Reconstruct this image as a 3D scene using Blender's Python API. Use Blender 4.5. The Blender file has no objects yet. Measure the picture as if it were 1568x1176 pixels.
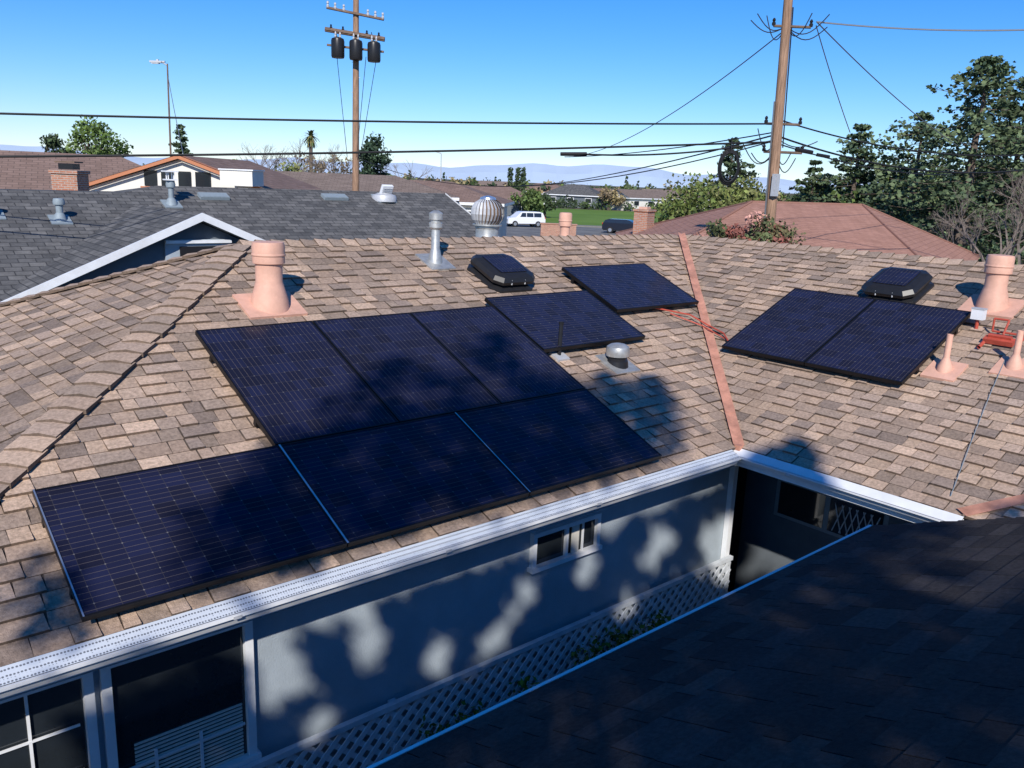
import bpy, math, random
import numpy as np
from mathutils import Vector, Matrix
sc=bpy.context.scene
sc.view_settings.view_transform='Standard'; sc.view_settings.look='None'; sc.view_settings.exposure=0
rad=math.radians
TP=.4139; A22=math.atan(TP); CS,SN=math.cos(A22),math.sin(A22)
GZ=-2.6
# ---------- materials ----------
def mat(name,col,rough=.7,metal=0,noise=0,nscale=20,bump=0,spec=.3,attr=None,bscale=None,stretch=None,stain=0):
    m=bpy.data.materials.new(name); m.use_nodes=True; nt=m.node_tree; b=nt.nodes["Principled BSDF"]
    b.inputs["Base Color"].default_value=(*col,1); b.inputs["Roughness"].default_value=rough; b.inputs["Metallic"].default_value=metal
    b.inputs["Specular IOR Level"].default_value=spec
    src=None
    if attr:
        a=nt.nodes.new("ShaderNodeAttribute"); a.attribute_name="Col"; src=a.outputs["Color"]
    tc=nt.nodes.new("ShaderNodeTexCoord")
    co=tc.outputs["Object"]
    if stretch:
        mp=nt.nodes.new("ShaderNodeMapping"); mp.inputs["Scale"].default_value=stretch; nt.links.new(co,mp.inputs[0]); co=mp.outputs[0]
    for amt,scl in ((noise,nscale),(stain,.9)):
        if not amt: continue
        n=nt.nodes.new("ShaderNodeTexNoise"); n.inputs["Scale"].default_value=scl; n.inputs["Detail"].default_value=6; n.inputs["Roughness"].default_value=.65
        nt.links.new(co,n.inputs["Vector"])
        mr=nt.nodes.new("ShaderNodeMapRange"); mr.inputs[1].default_value=.3; mr.inputs[2].default_value=.7; mr.inputs[3].default_value=1-amt; mr.inputs[4].default_value=1+amt
        nt.links.new(n.outputs["Fac"],mr.inputs[0])
        mx=nt.nodes.new("ShaderNodeVectorMath"); mx.operation='SCALE'
        if src: nt.links.new(src,mx.inputs[0])
        else: mx.inputs[0].default_value=col
        nt.links.new(mr.outputs[0],mx.inputs["Scale"]); src=mx.outputs[0]
    if src: nt.links.new(src,b.inputs["Base Color"])
    if bump:
        n2=nt.nodes.new("ShaderNodeTexNoise"); n2.inputs["Scale"].default_value=bscale or nscale; n2.inputs["Detail"].default_value=4
        nt.links.new(co,n2.inputs["Vector"])
        bp=nt.nodes.new("ShaderNodeBump"); bp.inputs["Strength"].default_value=bump; bp.inputs["Distance"].default_value=.02
        nt.links.new(n2.outputs["Fac"],bp.inputs["Height"]); nt.links.new(bp.outputs[0],b.inputs["Normal"])
    return m
M={}
M['shingle']=mat('shingle',(.3,.24,.2),.92,noise=.34,nscale=40,bump=.4,spec=.15,attr=True,bscale=150,stain=.18)
M['deck']=mat('deck',(.09,.07,.06),.95,noise=.2)
M['cap']=mat('cap',(.3,.2,.16),.92,noise=.3,nscale=40,attr=True,spec=.15)
M['terra']=mat('terracotta_paint',(.66,.38,.28),.6,noise=.12,nscale=9,bump=.1,stain=.1)
M['flash']=mat('valley_flashing',(.52,.25,.17),.6,noise=.32,nscale=6)
M['galv']=mat('galvanised',(.5,.5,.48),.45,.6,noise=.25,nscale=12)
M['alum']=mat('aluminium',(.75,.76,.78),.3,.85,noise=.08)
M['white']=mat('white_paint',(.75,.76,.77),.45,noise=.07,nscale=5,stain=.10)
M['blackp']=mat('black_plastic',(.018,.018,.02),.35,noise=.15)
M['blackframe']=mat('black_frame',(.010,.010,.012),.4,.3,noise=.1)
M['red']=mat('red_paint',(.45,.08,.05),.5,noise=.2)
M['wall']=mat('stucco_wall',(.35,.40,.44),.85,noise=.09,nscale=3,bump=.25,bscale=90,stain=.08)
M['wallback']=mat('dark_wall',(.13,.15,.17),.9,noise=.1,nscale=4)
M['lattice']=mat('lattice_paint',(.6,.63,.66),.7,noise=.15,nscale=8)
M['dark']=mat('dark_interior',(.012,.012,.014),.6,noise=.1)
M['concrete']=mat('concrete',(.2,.19,.175),.9,noise=.15,nscale=3)
M['soil']=mat('soil',(.06,.05,.035),.95,noise=.3,nscale=3)
M['wood']=mat('pole_wood',(.30,.185,.12),.85,noise=.5,nscale=7,stretch=(5,5,.35),bump=.5)
M['woodarm']=mat('crossarm_wood',(.16,.11,.08),.85,noise=.3,nscale=6)
M['wire']=mat('wire_insulation',(.015,.015,.017),.6,noise=.1)
M['wireg']=mat('wire_bare',(.22,.23,.24),.4,.5,noise=.1)
M['cream']=mat('cream_stucco',(.75,.72,.65),.85,noise=.06,nscale=2)
M['orange']=mat('orange_trim',(.5,.2,.1),.7,noise=.1)
M['leaf']=mat('leaves',(.06,.09,.03),.7,attr=True,noise=.2,nscale=3)
M['bark']=mat('bark',(.13,.1,.08),.9,noise=.3,nscale=8,bump=.4)
M['bare']=mat('bare_twigs',(.2,.165,.14),.9,noise=.3,nscale=6)
M['carwhite']=mat('car_white_paint',(.75,.76,.78),.2,.0,noise=.02,spec=.6)
M['cardark']=mat('car_dark_paint',(.02,.025,.04),.2,.2,noise=.02,spec=.6)
M['rubber']=mat('tyre_rubber',(.02,.02,.02),.8,noise=.1)
M['glassdark']=mat('window_glass',(.02,.025,.03),.05,noise=.05,spec=.8)
M['blind']=mat('blind_slats',(.6,.57,.5),.7,noise=.05)
M['lightgrey']=mat('lightgrey_metal',(.50,.51,.53),.5,.2,noise=.1)
M['bluegrey']=mat('painted_vent_metal',(.26,.31,.34),.6,.1,noise=.1)
M['signred']=mat('sign_red',(.6,.03,.03),.5,noise=.05)
M['fence']=mat('wood_fence',(.42,.2,.09),.85,noise=.25,nscale=2)
def brickmat(name,c1,c2,mortar,bw,bh,ms,rough=.9,fine=.25,nsc=4):
    m=bpy.data.materials.new(name); m.use_nodes=True; nt=m.node_tree; b=nt.nodes["Principled BSDF"]; b.inputs["Roughness"].default_value=rough; b.inputs["Specular IOR Level"].default_value=.15
    uv=nt.nodes.new("ShaderNodeUVMap"); bt=nt.nodes.new("ShaderNodeTexBrick")
    bt.inputs["Color1"].default_value=(*c1,1); bt.inputs["Color2"].default_value=(*c2,1); bt.inputs["Mortar"].default_value=(*mortar,1)
    bt.inputs["Scale"].default_value=1; bt.inputs["Brick Width"].default_value=bw; bt.inputs["Row Height"].default_value=bh; bt.inputs["Mortar Size"].default_value=ms
    bt.inputs["Mortar Smooth"].default_value=.3; bt.inputs["Bias"].default_value=0
    nt.links.new(uv.outputs[0],bt.inputs["Vector"])
    n=nt.nodes.new("ShaderNodeTexNoise"); n.inputs["Scale"].default_value=nsc; n.inputs["Detail"].default_value=8; n.inputs["Roughness"].default_value=.75; nt.links.new(uv.outputs[0],n.inputs["Vector"])
    mr=nt.nodes.new("ShaderNodeMapRange"); mr.inputs[1].default_value=.3; mr.inputs[2].default_value=.7; mr.inputs[3].default_value=1-fine; mr.inputs[4].default_value=1+fine
    nt.links.new(n.outputs["Fac"],mr.inputs[0]); mx=nt.nodes.new("ShaderNodeVectorMath"); mx.operation='SCALE'
    nt.links.new(bt.outputs["Color"],mx.inputs[0]); nt.links.new(mr.outputs[0],mx.inputs["Scale"]); nt.links.new(mx.outputs[0],b.inputs["Base Color"])
    bp=nt.nodes.new("ShaderNodeBump"); bp.inputs["Strength"].default_value=.5; bp.inputs["Distance"].default_value=.01; bp.invert=True
    nt.links.new(bt.outputs["Fac"],bp.inputs["Height"]); nt.links.new(bp.outputs[0],b.inputs["Normal"])
    return m
M['greyroof']=brickmat('grey_shingle',(.085,.085,.086),(.155,.15,.145),(.055,.055,.057),.3,.16,.012,fine=.38,nsc=3)
M['brownroof']=brickmat('brown_roofing',(.2,.135,.11),(.25,.17,.14),(.14,.1,.085),.5,.25,.02,fine=.15,nsc=1)
M['tanroof']=brickmat('tan_roofing',(.19,.145,.12),(.24,.185,.155),(.13,.1,.085),.5,.25,.02,fine=.15,nsc=1)
M['redroof']=brickmat('red_brown_roofing',(.35,.185,.135),(.40,.215,.16),(.27,.14,.105),.33,.2,.010,fine=.16,nsc=1.2)
M['brick']=brickmat('brick_masonry',(.38,.15,.09),(.45,.22,.14),(.4,.36,.32),.22,.075,.012,fine=.2)
def pvmat():
    m=bpy.data.materials.new('pv_cells'); m.use_nodes=True; nt=m.node_tree; b=nt.nodes["Principled BSDF"]
    uv=nt.nodes.new("ShaderNodeUVMap"); sep=nt.nodes.new("ShaderNodeSeparateXYZ"); nt.links.new(uv.outputs[0],sep.inputs[0])
    def math_(op,a,bv=None):
        n=nt.nodes.new("ShaderNodeMath"); n.operation=op
        for i,v in enumerate((a,bv)):
            if v is None: continue
            if isinstance(v,(int,float)): n.inputs[i].default_value=v
            else: nt.links.new(v,n.inputs[i])
        return n.outputs[0]
    def line(s,pitch,w):
        f=math_('FRACT',math_('DIVIDE',s,pitch)); d=math_('ABSOLUTE',math_('SUBTRACT',f,.5)); return math_('GREATER_THAN',d,.5-w/pitch/2)
    X,Y=sep.outputs[0],sep.outputs[1]
    g1=line(X,.128,.0022); g2=line(Y,.128,.0022); grid=math_('MAXIMUM',g1,g2)
    fx=math_('ABSOLUTE',math_('SUBTRACT',math_('FRACT',math_('ADD',math_('DIVIDE',X,.128),.5)),.5))
    fy=math_('ABSOLUTE',math_('SUBTRACT',math_('FRACT',math_('ADD',math_('DIVIDE',Y,.128),.5)),.5))
    dia=math_('LESS_THAN',math_('ADD',fx,fy),.05)
    fine=line(X,.0427,.0026)
    wn=nt.nodes.new("ShaderNodeTexWhiteNoise"); wn.noise_dimensions='2D'
    cmb=nt.nodes.new("ShaderNodeCombineXYZ"); nt.links.new(math_('FLOOR',math_('DIVIDE',X,.128)),cmb.inputs[0]); nt.links.new(math_('FLOOR',math_('DIVIDE',Y,.128)),cmb.inputs[1]); nt.links.new(cmb.outputs[0],wn.inputs[0])
    c=nt.nodes.new("ShaderNodeMix"); c.data_type='RGBA'; c.inputs[6].default_value=(.013,.0135,.027,1); c.inputs[7].default_value=(.017,.020,.052,1); nt.links.new(wn.outputs[0],c.inputs[0])
    def over(prev,fac,col):
        k=nt.nodes.new("ShaderNodeMix"); k.data_type='RGBA'; nt.links.new(fac,k.inputs[0]); nt.links.new(prev,k.inputs[6]); k.inputs[7].default_value=(*col,1); return k.outputs[2]
    o=over(c.outputs[2],fine,(.12,.10,.09)); o=over(o,grid,(.06,.055,.055)); o=over(o,dia,(.15,.14,.135))
    nt.links.new(o,b.inputs["Base Color"]); b.inputs["Roughness"].default_value=.15; b.inputs["Specular IOR Level"].default_value=.12
    return m
M['pv']=pvmat()
def meshmat():
    m=bpy.data.materials.new('gutter_guard_mesh'); m.use_nodes=True; nt=m.node_tree; b=nt.nodes["Principled BSDF"]
    tc=nt.nodes.new("ShaderNodeTexCoord"); v=nt.nodes.new("ShaderNodeTexVoronoi"); v.inputs["Scale"].default_value=60; v.inputs["Randomness"].default_value=.15; nt.links.new(tc.outputs["Object"],v.inputs["Vector"])
    r=nt.nodes.new("ShaderNodeValToRGB"); r.color_ramp.elements[0].position=.28; r.color_ramp.elements[0].color=(.16,.17,.19,1); r.color_ramp.elements[1].position=.42; r.color_ramp.elements[1].color=(.66,.70,.74,1)
    nt.links.new(v.outputs["Distance"],r.inputs[0]); nt.links.new(r.outputs[0],b.inputs["Base Color"]); b.inputs["Roughness"].default_value=.4; b.inputs["Metallic"].default_value=.15
    return m
M['guard']=meshmat()
# ---------- mesh builder ----------
class MB:
    def __init__(s): s.v=[];s.f=[];s.m=[];s.mats=[];s.uv=[];s.col=[];s.smooth=[]
    def mi(s,k):
        if k not in s.mats: s.mats.append(k)
        return s.mats.index(k)
    def face(s,pts,k,uv=None,col=None,smooth=False):
        i=len(s.v); s.v+= [tuple(p) for p in pts]; s.f.append(tuple(range(i,i+len(pts)))); s.m.append(s.mi(k)); s.smooth.append(smooth)
        s.uv+= uv if uv else [(0,0)]*len(pts); s.col+= [col or (1,1,1)]*len(pts)
    def box(s,c,d,k,T=None):
        c=Vector(c); x,y,z=[q/2 for q in d]
        P=[Vector((a*x,b*y,e*z))+c for a in(-1,1) for b in(-1,1) for e in(-1,1)]
        if T is not None: P=[T@p for p in P]
        for q in ((0,1,3,2),(4,6,7,5),(0,4,5,1),(2,3,7,6),(0,2,6,4),(1,5,7,3)): s.face([P[i] for i in q],k)
    def lathe(s,prof,k,T=None,n=20,smooth=True):
        T=T or Matrix()
        for (r0,z0),(r1,z1) in zip(prof[:-1],prof[1:]):
            for i in range(n):
                a,b=2*math.pi*i/n,2*math.pi*(i+1)/n
                P=[Vector((r0*math.cos(a),r0*math.sin(a),z0)),Vector((r0*math.cos(b),r0*math.sin(b),z0)),Vector((r1*math.cos(b),r1*math.sin(b),z1)),Vector((r1*math.cos(a),r1*math.sin(a),z1))]
                if r0<1e-5: P=[P[0],P[2],P[3]]
                elif r1<1e-5: P=P[:3]
                s.face([T@p for p in P],k,smooth=smooth)
    def tube(s,A,B,r0,r1,k,n=6,col=None):
        A,B=Vector(A),Vector(B); d=(B-A)
        if d.length<1e-6: return
        d.normalize(); x=d.orthogonal().normalized(); y=d.cross(x)
        for i in range(n):
            a,b=2*math.pi*i/n,2*math.pi*(i+1)/n
            u,w=x*math.cos(a)+y*math.sin(a),x*math.cos(b)+y*math.sin(b)
            s.face([A+u*r0,A+w*r0,B+w*r1,B+u*r1],k,col=col,smooth=n>4)
    def build(s,name,parent=None,merge=False):
        me=bpy.data.meshes.new(name); me.from_pydata(s.v,[],s.f)
        for k in s.mats: me.materials.append(M[k])
        me.polygons.foreach_set("material_index",s.m); me.polygons.foreach_set("use_smooth",s.smooth)
        uvl=me.uv_layers.new(name="UVMap"); uvl.data.foreach_set("uv",[c for t in s.uv for c in t])
        ca=me.color_attributes.new("Col","FLOAT_COLOR","CORNER"); ca.data.foreach_set("color",[c for t in s.col for c in (*t,1.)])
        me.update()
        if any(s.smooth) and len(s.f)<30000:
            import bmesh
            bm=bmesh.new(); bm.from_mesh(me); bmesh.ops.remove_doubles(bm,verts=bm.verts,dist=1e-4)
            for e in bm.edges:
                if len(e.link_faces)==2 and e.calc_face_angle(0)>rad(35): e.smooth=False
            bm.to_mesh(me); bm.free()
        o=bpy.data.objects.new(name,me); sc.collection.objects.link(o)
        if parent: o.parent=parent
        return o
def empty(name):
    e=bpy.data.objects.new(name,None); sc.collection.objects.link(e); return e
V=Vector
# survey frame: distance along the main bearing, tangent of bearing, height
CX,CY,CZ=-6.7782,-4.3603,2.432; FX,FY=.6596,.7516
def S(D,a,z=0): return V((CX+D*(FX+a*FY),CY+D*(FY-a*FX),z))
def ZB(D,b): return CZ+b*D
# ---------- shingles ----------
PAL=[(.46,.33,.24),(.41,.295,.22),(.375,.275,.21),(.32,.24,.185),(.44,.32,.24),(.53,.38,.275),(.39,.29,.225),(.27,.205,.165)]
PALD=[(.048,.043,.044),(.038,.035,.036),(.058,.051,.049),(.044,.039,.039)]  # darker near-wing palette, with that roof's shade put into the colour
def slope(mb,O,U,Vv,ext,smax,expo=.135,pal=PAL,seed=1,wmin=.09,wmax=.27,three=False):
    rng=random.Random(seed); O,U,Vv=V(O),V(U).normalized(),V(Vv).normalized(); N=U.cross(Vv)
    if N.z<0: N=-N
    n=int(smax/expo)+1
    for i in range(n):
        s0=i*expo; s1=min(s0+expo*1.02,smax); 
        if s1-s0<.02: continue
        a,b=ext((s0+s1)/2); x=a-rng.random()*wmax
        hi=rng.random()<.5
        while x<b:
            w=.305 if three else rng.uniform(wmin,wmax); xa,xb=max(x,a),min(x+w-(.006 if three else .0015),b); x+=w
            if xb-xa<.01: continue
            hi=not hi if rng.random()<.8 else hi
            h=.010 if three else (.024 if hi else .007)
            c=rng.choice(pal); k=rng.uniform(.9,1.1)*(1.07 if hi else .88); c=tuple(q*k for q in c)
            dz=0 if (three or hi) else .004
            P=lambda xx,ss,hh:O+U*xx+Vv*ss+N*hh
            tp=0 if three else rng.uniform(0,.014)
            a0,b0=P(xa,s0+dz,h),P(xb,s0+dz,h); a1,b1=P(min(xa+tp,xb),s1,.003),P(xb,s1,.003); a2,b2=P(xa,s0+dz,-.002),P(xb,s0+dz,-.002)
            mb.face([a0,b0,b1,a1],'shingle',col=c)
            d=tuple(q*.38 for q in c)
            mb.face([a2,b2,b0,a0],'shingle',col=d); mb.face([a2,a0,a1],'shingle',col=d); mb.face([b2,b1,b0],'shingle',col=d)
def caps(mb,A,B,w1,w2,expo=.17,pal=PAL,seed=3,W=.13,k=1.0,h0=.042,h1=.014):
    rng=random.Random(seed); A,B,w1,w2=V(A),V(B),V(w1).normalized(),V(w2).normalized(); d=(B-A); L=d.length; d.normalize(); up=V((0,0,1))
    for i in range(int(L/expo)):
        W_=W*rng.uniform(.9,1.1)
        p0=A+d*(i*expo-.02); p1=A+d*((i+1)*expo+.03); kk=k*rng.uniform(.85,1.12); c=tuple(q*kk for q in rng.choice(pal[:5])); dd=tuple(q*.35 for q in c)
        for w in (w1,w2):
            a,b=p0+up*h0,p1+up*h1; e,f=p0+w*W_+up*(h0-.018),p1+w*W_+up*(h1-.008)
            mb.face([a,b,f,e],'cap',col=c); mb.face([p0-up*.01,a,e,p0+w*W_-up*.01],'cap',col=dd); mb.face([e,f,p1+w*W_-up*.01,p0+w*W_-up*.01],'cap',col=dd)
house=empty("shingle_roof_house")
XH=-7.27; RY=4.09; RZ=RY*TP; XR=4.09; YF=-1.75; RF=-5.84
up_main=(0,CS,SN); up_right=(CS,0,SN); SM=RY/CS
mb=MB()
slope(mb,(0,0,0),(1,0,0),up_main,lambda s:(XH+s*CS,s*CS),SM,seed=11)
mb.build("roof_slope_main",house)
mb=MB(); slope(mb,(0,0,0),(0,1,0),up_right,lambda s:(-7.5,s*CS),SM,seed=12); mb.build("roof_slope_right_wing",house)
mb=MB(); slope(mb,(XH,4.09,0),(0,1,0),up_right,lambda s:(-4.09+s*CS,4.09-s*CS),SM,seed=13); mb.build("roof_slope_hip_end",house)
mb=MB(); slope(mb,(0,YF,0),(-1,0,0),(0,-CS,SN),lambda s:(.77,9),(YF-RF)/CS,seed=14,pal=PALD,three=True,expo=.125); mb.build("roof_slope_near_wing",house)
mb=MB()
d=-.004
mb.face([(XH,0,d),(0,0,d),(XR,RY,RZ+d),(-3.18,RY,RZ+d)],'deck')
mb.face([(0,0,d),(0,-7.5,d),(XR,-7.5,RZ+d),(XR,RY,RZ+d)],'deck')
mb.face([(XH,0,d),(-3.18,RY,RZ+d),(XH,8.18,d)],'deck')
rf=-TP*(RF-YF)
mb.face([(-.77,YF,d),(-9,YF,d),(-9,RF,rf+d),(-.77,RF,rf+d)],'deck')
mb.face([(-.77,RF,rf),(-9,RF,rf),(-9,2*RF-YF,0),(-.77,2*RF-YF,0)],'deck')
mb.face([(XH,8.18,d),(-3.18,RY,RZ+d),(XR,RY,RZ+d),(8.18,8.18,d)],'deck')
mb.face([(8.18,8.18,d),(XR,RY,RZ+d),(XR,-7.5,RZ+d),(8.18,-7.5,d)],'deck')
mb.build("roof_deck",house)
mb=MB()
caps(mb,(XH,0,0),(-3.18,RY,RZ),(CS,-CS,0),(-1,1,0),seed=1,W=.13)
caps(mb,(-3.18,RY,RZ),(XR,RY,RZ),(0,-CS,-SN),(0,CS,-SN),seed=2)
caps(mb,(XR,-7.5,RZ),(XR,RY,RZ),(-CS,0,-SN),(CS,0,-SN),seed=3)
caps(mb,(XH,8.18,0),(-3.18,RY,RZ),(-1,-1,0),(1,1,0),seed=4)
mb.build("ridge_caps",house)
mb=MB()
A=V((-.02,-.02,.03)); B=V((XR-.05,RY-.05,RZ+.03))
for i in range(10):
    p=A.lerp(B,i/10); q=A.lerp(B,(i+1)/10+.004); h=V((0,0,.004*(i%2)))
    w=.042
    for sg in(0,1):
        o=V((w,-w,0))*.9 if sg else V((-w,w,0))*.9
        o.z=.018
        mb.face([p+h,q+h,q+o+h,p+o+h],'flash')
mb.face([(-.02,-2.12,.025),(.9,-2.95,.40),(.93,-2.87,.42),(.04,-2.02,.045)],'flash')
mb.box((-.02,-.02,.02),(.06,.06,.05),'flash')
mb.build("valley_flashing",house)
def gutter(name,A,B,out,guard=True,drop=.12,wd=.105,top='guard',g0=.012):
    mb=MB(); A,B,o=V(A),V(B),V(out); z=V((0,0,1))
    prof=[(0.0,-.005),(0.0,-drop),(wd*.55,-drop),(wd*.8,-drop*.6),(wd,-drop*.5),(wd,-.038),(wd-.012,-.038),(wd-.012,-.05)]
    for (x0,h0),(x1,h1) in zip(prof[:-1],prof[1:]):
        mb.face([A+o*x0+z*h0,B+o*x0+z*h0,B+o*x1+z*h1,A+o*x1+z*h1],'white')
    if guard: mb.face([A-o*.005+z*g0,B-o*.005+z*g0,B+o*(wd-.012)-z*.034,A+o*(wd-.012)-z*.034],top)
    mb.face([A-o*.01-z*.01,B-o*.01-z*.01,B-o*.01-z*.17,A-o*.01-z*.17],'white')
    for t in (A,B):
        mb.face([t+o*x+z*h for x,h in prof[:6]],'white')
    L=(B-A).length; n=int(L/1.5); dd=(B-A)/L
    for i in range(n):
        p=A+dd*(i*1.5+.7); q=p+o*(wd+.004)-z*.045; mb.face([q,q+dd*.05,q+dd*.05-z*.02,q-z*.02],'lightgrey')
    return mb.build(name,house)
gutter("gutter_main",(-7.3,-.015,0),(-.115,-.015,0),(0,-1,0))
gutter("gutter_right_wing",(-.015,0.1,0),(-.015,-2.1,0),(-1,0,0),top='white',drop=.10)
mb=MB()
mb.box((-4.9,YF+.014,-.012),(8.2,.018,.05),'white'); mb.box((-4.9,YF-.01,-.12),(8.2,.02,.14),'wallback')
mb.build("near_wing_drip_edge",house)
# ---- walls
WY=.42
mb=MB()
mb.face([(-7.1,WY,-.12),(.63,WY,-.12),(.63,WY,GZ),(-7.1,WY,GZ)],'wall')
mb.face([(.63,WY,-.12),(.63,2.2,-.12),(.63,2.2,GZ),(.63,WY,GZ)],'wall')
mb.face([(-7.1,WY,-.12),(-7.1,8,-.12),(-7.1,8,GZ),(-7.1,WY,GZ)],'wall')
mb.face([(-7.1,8,-.12),(8,8,-.12),(8,8,GZ),(-7.1,8,GZ)],'wall')
mb.face([(8,8,-.12),(8,-7.4,-.12),(8,-7.4,GZ),(8,8,GZ)],'wall')
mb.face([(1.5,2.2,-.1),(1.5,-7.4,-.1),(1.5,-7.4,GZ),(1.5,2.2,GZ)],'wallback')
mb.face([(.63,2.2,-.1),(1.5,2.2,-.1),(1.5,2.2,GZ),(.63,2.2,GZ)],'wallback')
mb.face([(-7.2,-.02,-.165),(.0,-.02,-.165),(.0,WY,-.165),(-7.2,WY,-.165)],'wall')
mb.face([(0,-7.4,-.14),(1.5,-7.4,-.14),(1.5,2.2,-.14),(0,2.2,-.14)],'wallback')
mb.face([(-9,YF-.45,-.15),(-1.0,YF-.45,-.15),(-1.0,YF-.45,GZ),(-9,YF-.45,GZ)],'wall')
mb.face([(-1.0,YF-.45,.1),(-1.0,-9.3,.1),(-1.0,-9.3,GZ),(-1.0,YF-.45,GZ)],'wall')
mb.face([(-1.0,YF-.45,.0),(-1.0,-9.5,.0),(-1.0,RF,rf-.05)],'wall')
mb.box((.57,WY-.035,-.9),(.07,.06,1.5),'white')
mb.build("walls",house)
def window(x0,x1,z0,z1,y,split=1,fr=.05):
    mb=MB()
    yo=y-.02
    mb.box(((x0+x1)/2,yo,z1-fr/2),(x1-x0,.05,fr),'white'); mb.box(((x0+x1)/2,yo-.01,z0+fr/2),(x1-x0+.04,.07,fr),'white')
    for x in (x0+fr/2,x1-fr/2): mb.box((x,yo,(z0+z1)/2),(fr,.05,z1-z0-2*fr),'white')
    for i in range(1,split+1):
        x=x0+(x1-x0)*i/(split+1); mb.box((x,yo+.005,(z0+z1)/2),(fr*.8,.036,z1-z0-2*fr),'white')
    return mb
mb=window(-2.31,-1.49,-.79,-.44,WY-.006,fr=.04); mb.face([(-2.27,WY-.012,-.76),(-1.52,WY-.012,-.76),(-1.52,WY-.012,-.47),(-2.27,WY-.012,-.47)],'glassdark')
mb.box((-1.70,WY-.03,-.62),(.012,.02,.27),'white'); mb.box((-1.79,WY-.026,-.62),(.09,.008,.26),'blind')
mb.build("window_small",house)
yb=WY-.012
mb=window(-5.70,-4.78,-1.44,-.36,WY-.006,split=0,fr=.055)
mb.face([(-5.66,yb,-1.39),(-4.83,yb,-1.39),(-4.83,yb,-.42),(-5.66,yb,-.42)],'glassdark')
for i in range(15): mb.box((-5.20,yb-.006,-1.375+i*.027),(.68,.006,.016),'blind')
for x in (-5.42,-5.14): mb.box((x,yb-.016,-1.22),(.018,.012,.3),'white')
mb.box((-5.25,yb-.018,-1.14),(.8,.010,.016),'white')
mb.build("window_large",house)
mb=window(-6.95,-5.74,-1.9,-.36,WY-.006,split=0,fr=.055)
mb.face([(-6.9,yb,-1.85),(-5.8,yb,-1.85),(-5.8,yb,-.42),(-6.9,yb,-.42)],'glassdark')
for x in (-6.35,-6.08): mb.box((x,yb-.016,-1.1),(.016,.012,1.4),'white')
for z in (-.72,-1.02,-1.32,-1.62): mb.box((-6.35,yb-.018,z),(1.05,.010,.014),'white')
mb.build("window_patio",house)
mb=MB()
def pbox(y0,y1,z0,z1,x,k): mb.face([(x,y0,z0),(x,y1,z0),(x,y1,z1),(x,y0,z1)],k)
pbox(.4,-.9,-1.18,-.72,1.495,'bluegrey'); pbox(.35,-.2,-1.14,-.76,1.488,'glassdark'); pbox(-.26,-.85,-1.14,-.76,1.488,'glassdark')
for i in range(6):
    mb.tube((1.482,-.32-i*.08,-1.12),(1.482,-.32-i*.08-.1,-.80),.007,.007,'lattice',4); mb.tube((1.480,-.32-i*.08-.1,-1.12),(1.480,-.32-i*.08,-.80),.007,.007,'lattice',4)
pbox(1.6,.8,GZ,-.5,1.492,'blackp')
mb.build("porch_window",house)
mb=MB(); x0,x1,zt,zb=-5.9,.6,-1.46,-2.45; y=WY-.10
H=zt-zb
sp=.135
x=x0-H
def strip(xa,za,xb,zb_,y):
    w=.021
    def clip(xa,za,xb,zb_):
        for (lim,sg) in ((x0,1),(x1,-1)):
            da,db=(xa-lim)*sg,(xb-lim)*sg
            if da<0 and db<0: return None
            if da<0: t=da/(da-db); xa,za=xa+(xb-xa)*t,za+(zb_-za)*t
            elif db<0: t=db/(db-da); xb,zb_=xb+(xa-xb)*t,zb_+(za-zb_)*t
        return xa,za,xb,zb_
    r=clip(xa,za,xb,zb_)
    if not r: return
    xa,za,xb,zb_=r
    L=math.hypot(xb-xa,zb_-za)
    if L<.03: return
    T=Matrix.Translation(((xa+xb)/2,y,(za+zb_)/2))@Matrix.Rotation(-math.atan2(zb_-za,xb-xa),4,'Y')
    mb.box((0,0,0),(L,.008,w*2),'lattice',T)
while x<x1+H:
    strip(x,zb,x+H,zt,y); strip(x+H,zb,x,zt,y+.0085); x+=sp
mb.box(((x0+x1)/2,y,zt+.02),(x1-x0,.045,.045),'lattice'); mb.box(((x0+x1)/2,y,zb-.02),(x1-x0,.045,.05),'lattice')
for xp in (-5.9,-3.7,-1.5,.6): mb.box((xp,y+.05,(zt+GZ)/2+.02),(.06,.06,zt-GZ),'lattice')
mb.build("lattice_fence")
# ---------- solar panels ----------
def panel(O,U,Vv,w,h,swap=False):
    O,U,Vv=V(O),V(U).normalized(),V(Vv).normalized(); N=U.cross(Vv)
    if N.z<0: N=-N
    mb=MB(); P=lambda a,b,c:O+U*a+Vv*b+N*c
    f=.012
    def bx(a0,a1,b0,b1,c0,c1,k):
        p=[P(a,b,c) for a in(a0,a1) for b in(b0,b1) for c in(c0,c1)]
        for q in ((0,1,3,2),(4,6,7,5),(0,4,5,1),(2,3,7,6),(0,2,6,4),(1,5,7,3)): mb.face([p[i] for i in q],k)
    bx(0,w,0,f,-.04,0,'blackframe'); bx(0,w,h-f,h,-.04,0,'blackframe'); bx(0,f,f,h-f,-.04,0,'blackframe'); bx(w-f,w,f,h-f,-.04,0,'blackframe')
    ou=((w-2*f)%.128)/2; ov=((h-2*f)%.128)/2
    q=[(f,f),(w-f,f),(w-f,h-f),(f,h-f)]
    uvs=[((a-f-ou),(b-f-ov)) for a,b in q]
    if swap: uvs=[(b_,a_) for a_,b_ in uvs]
    mb.face([P(a,b,-.004) for a,b in q],'pv',uv=uvs)
    mb.face([P(a,b,-.03) for a,b in q],'blackframe')
    for b in (h*.22,h*.78):
        bx(-.0,w,b-.02,b+.02,-.085,-.042,'blackframe')
        for a in (.25,w-.25): bx(a-.03,a+.03,b-.05,b+.05,-.118,-.083,'alum')
    return mb.build("solar_panel")
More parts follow.
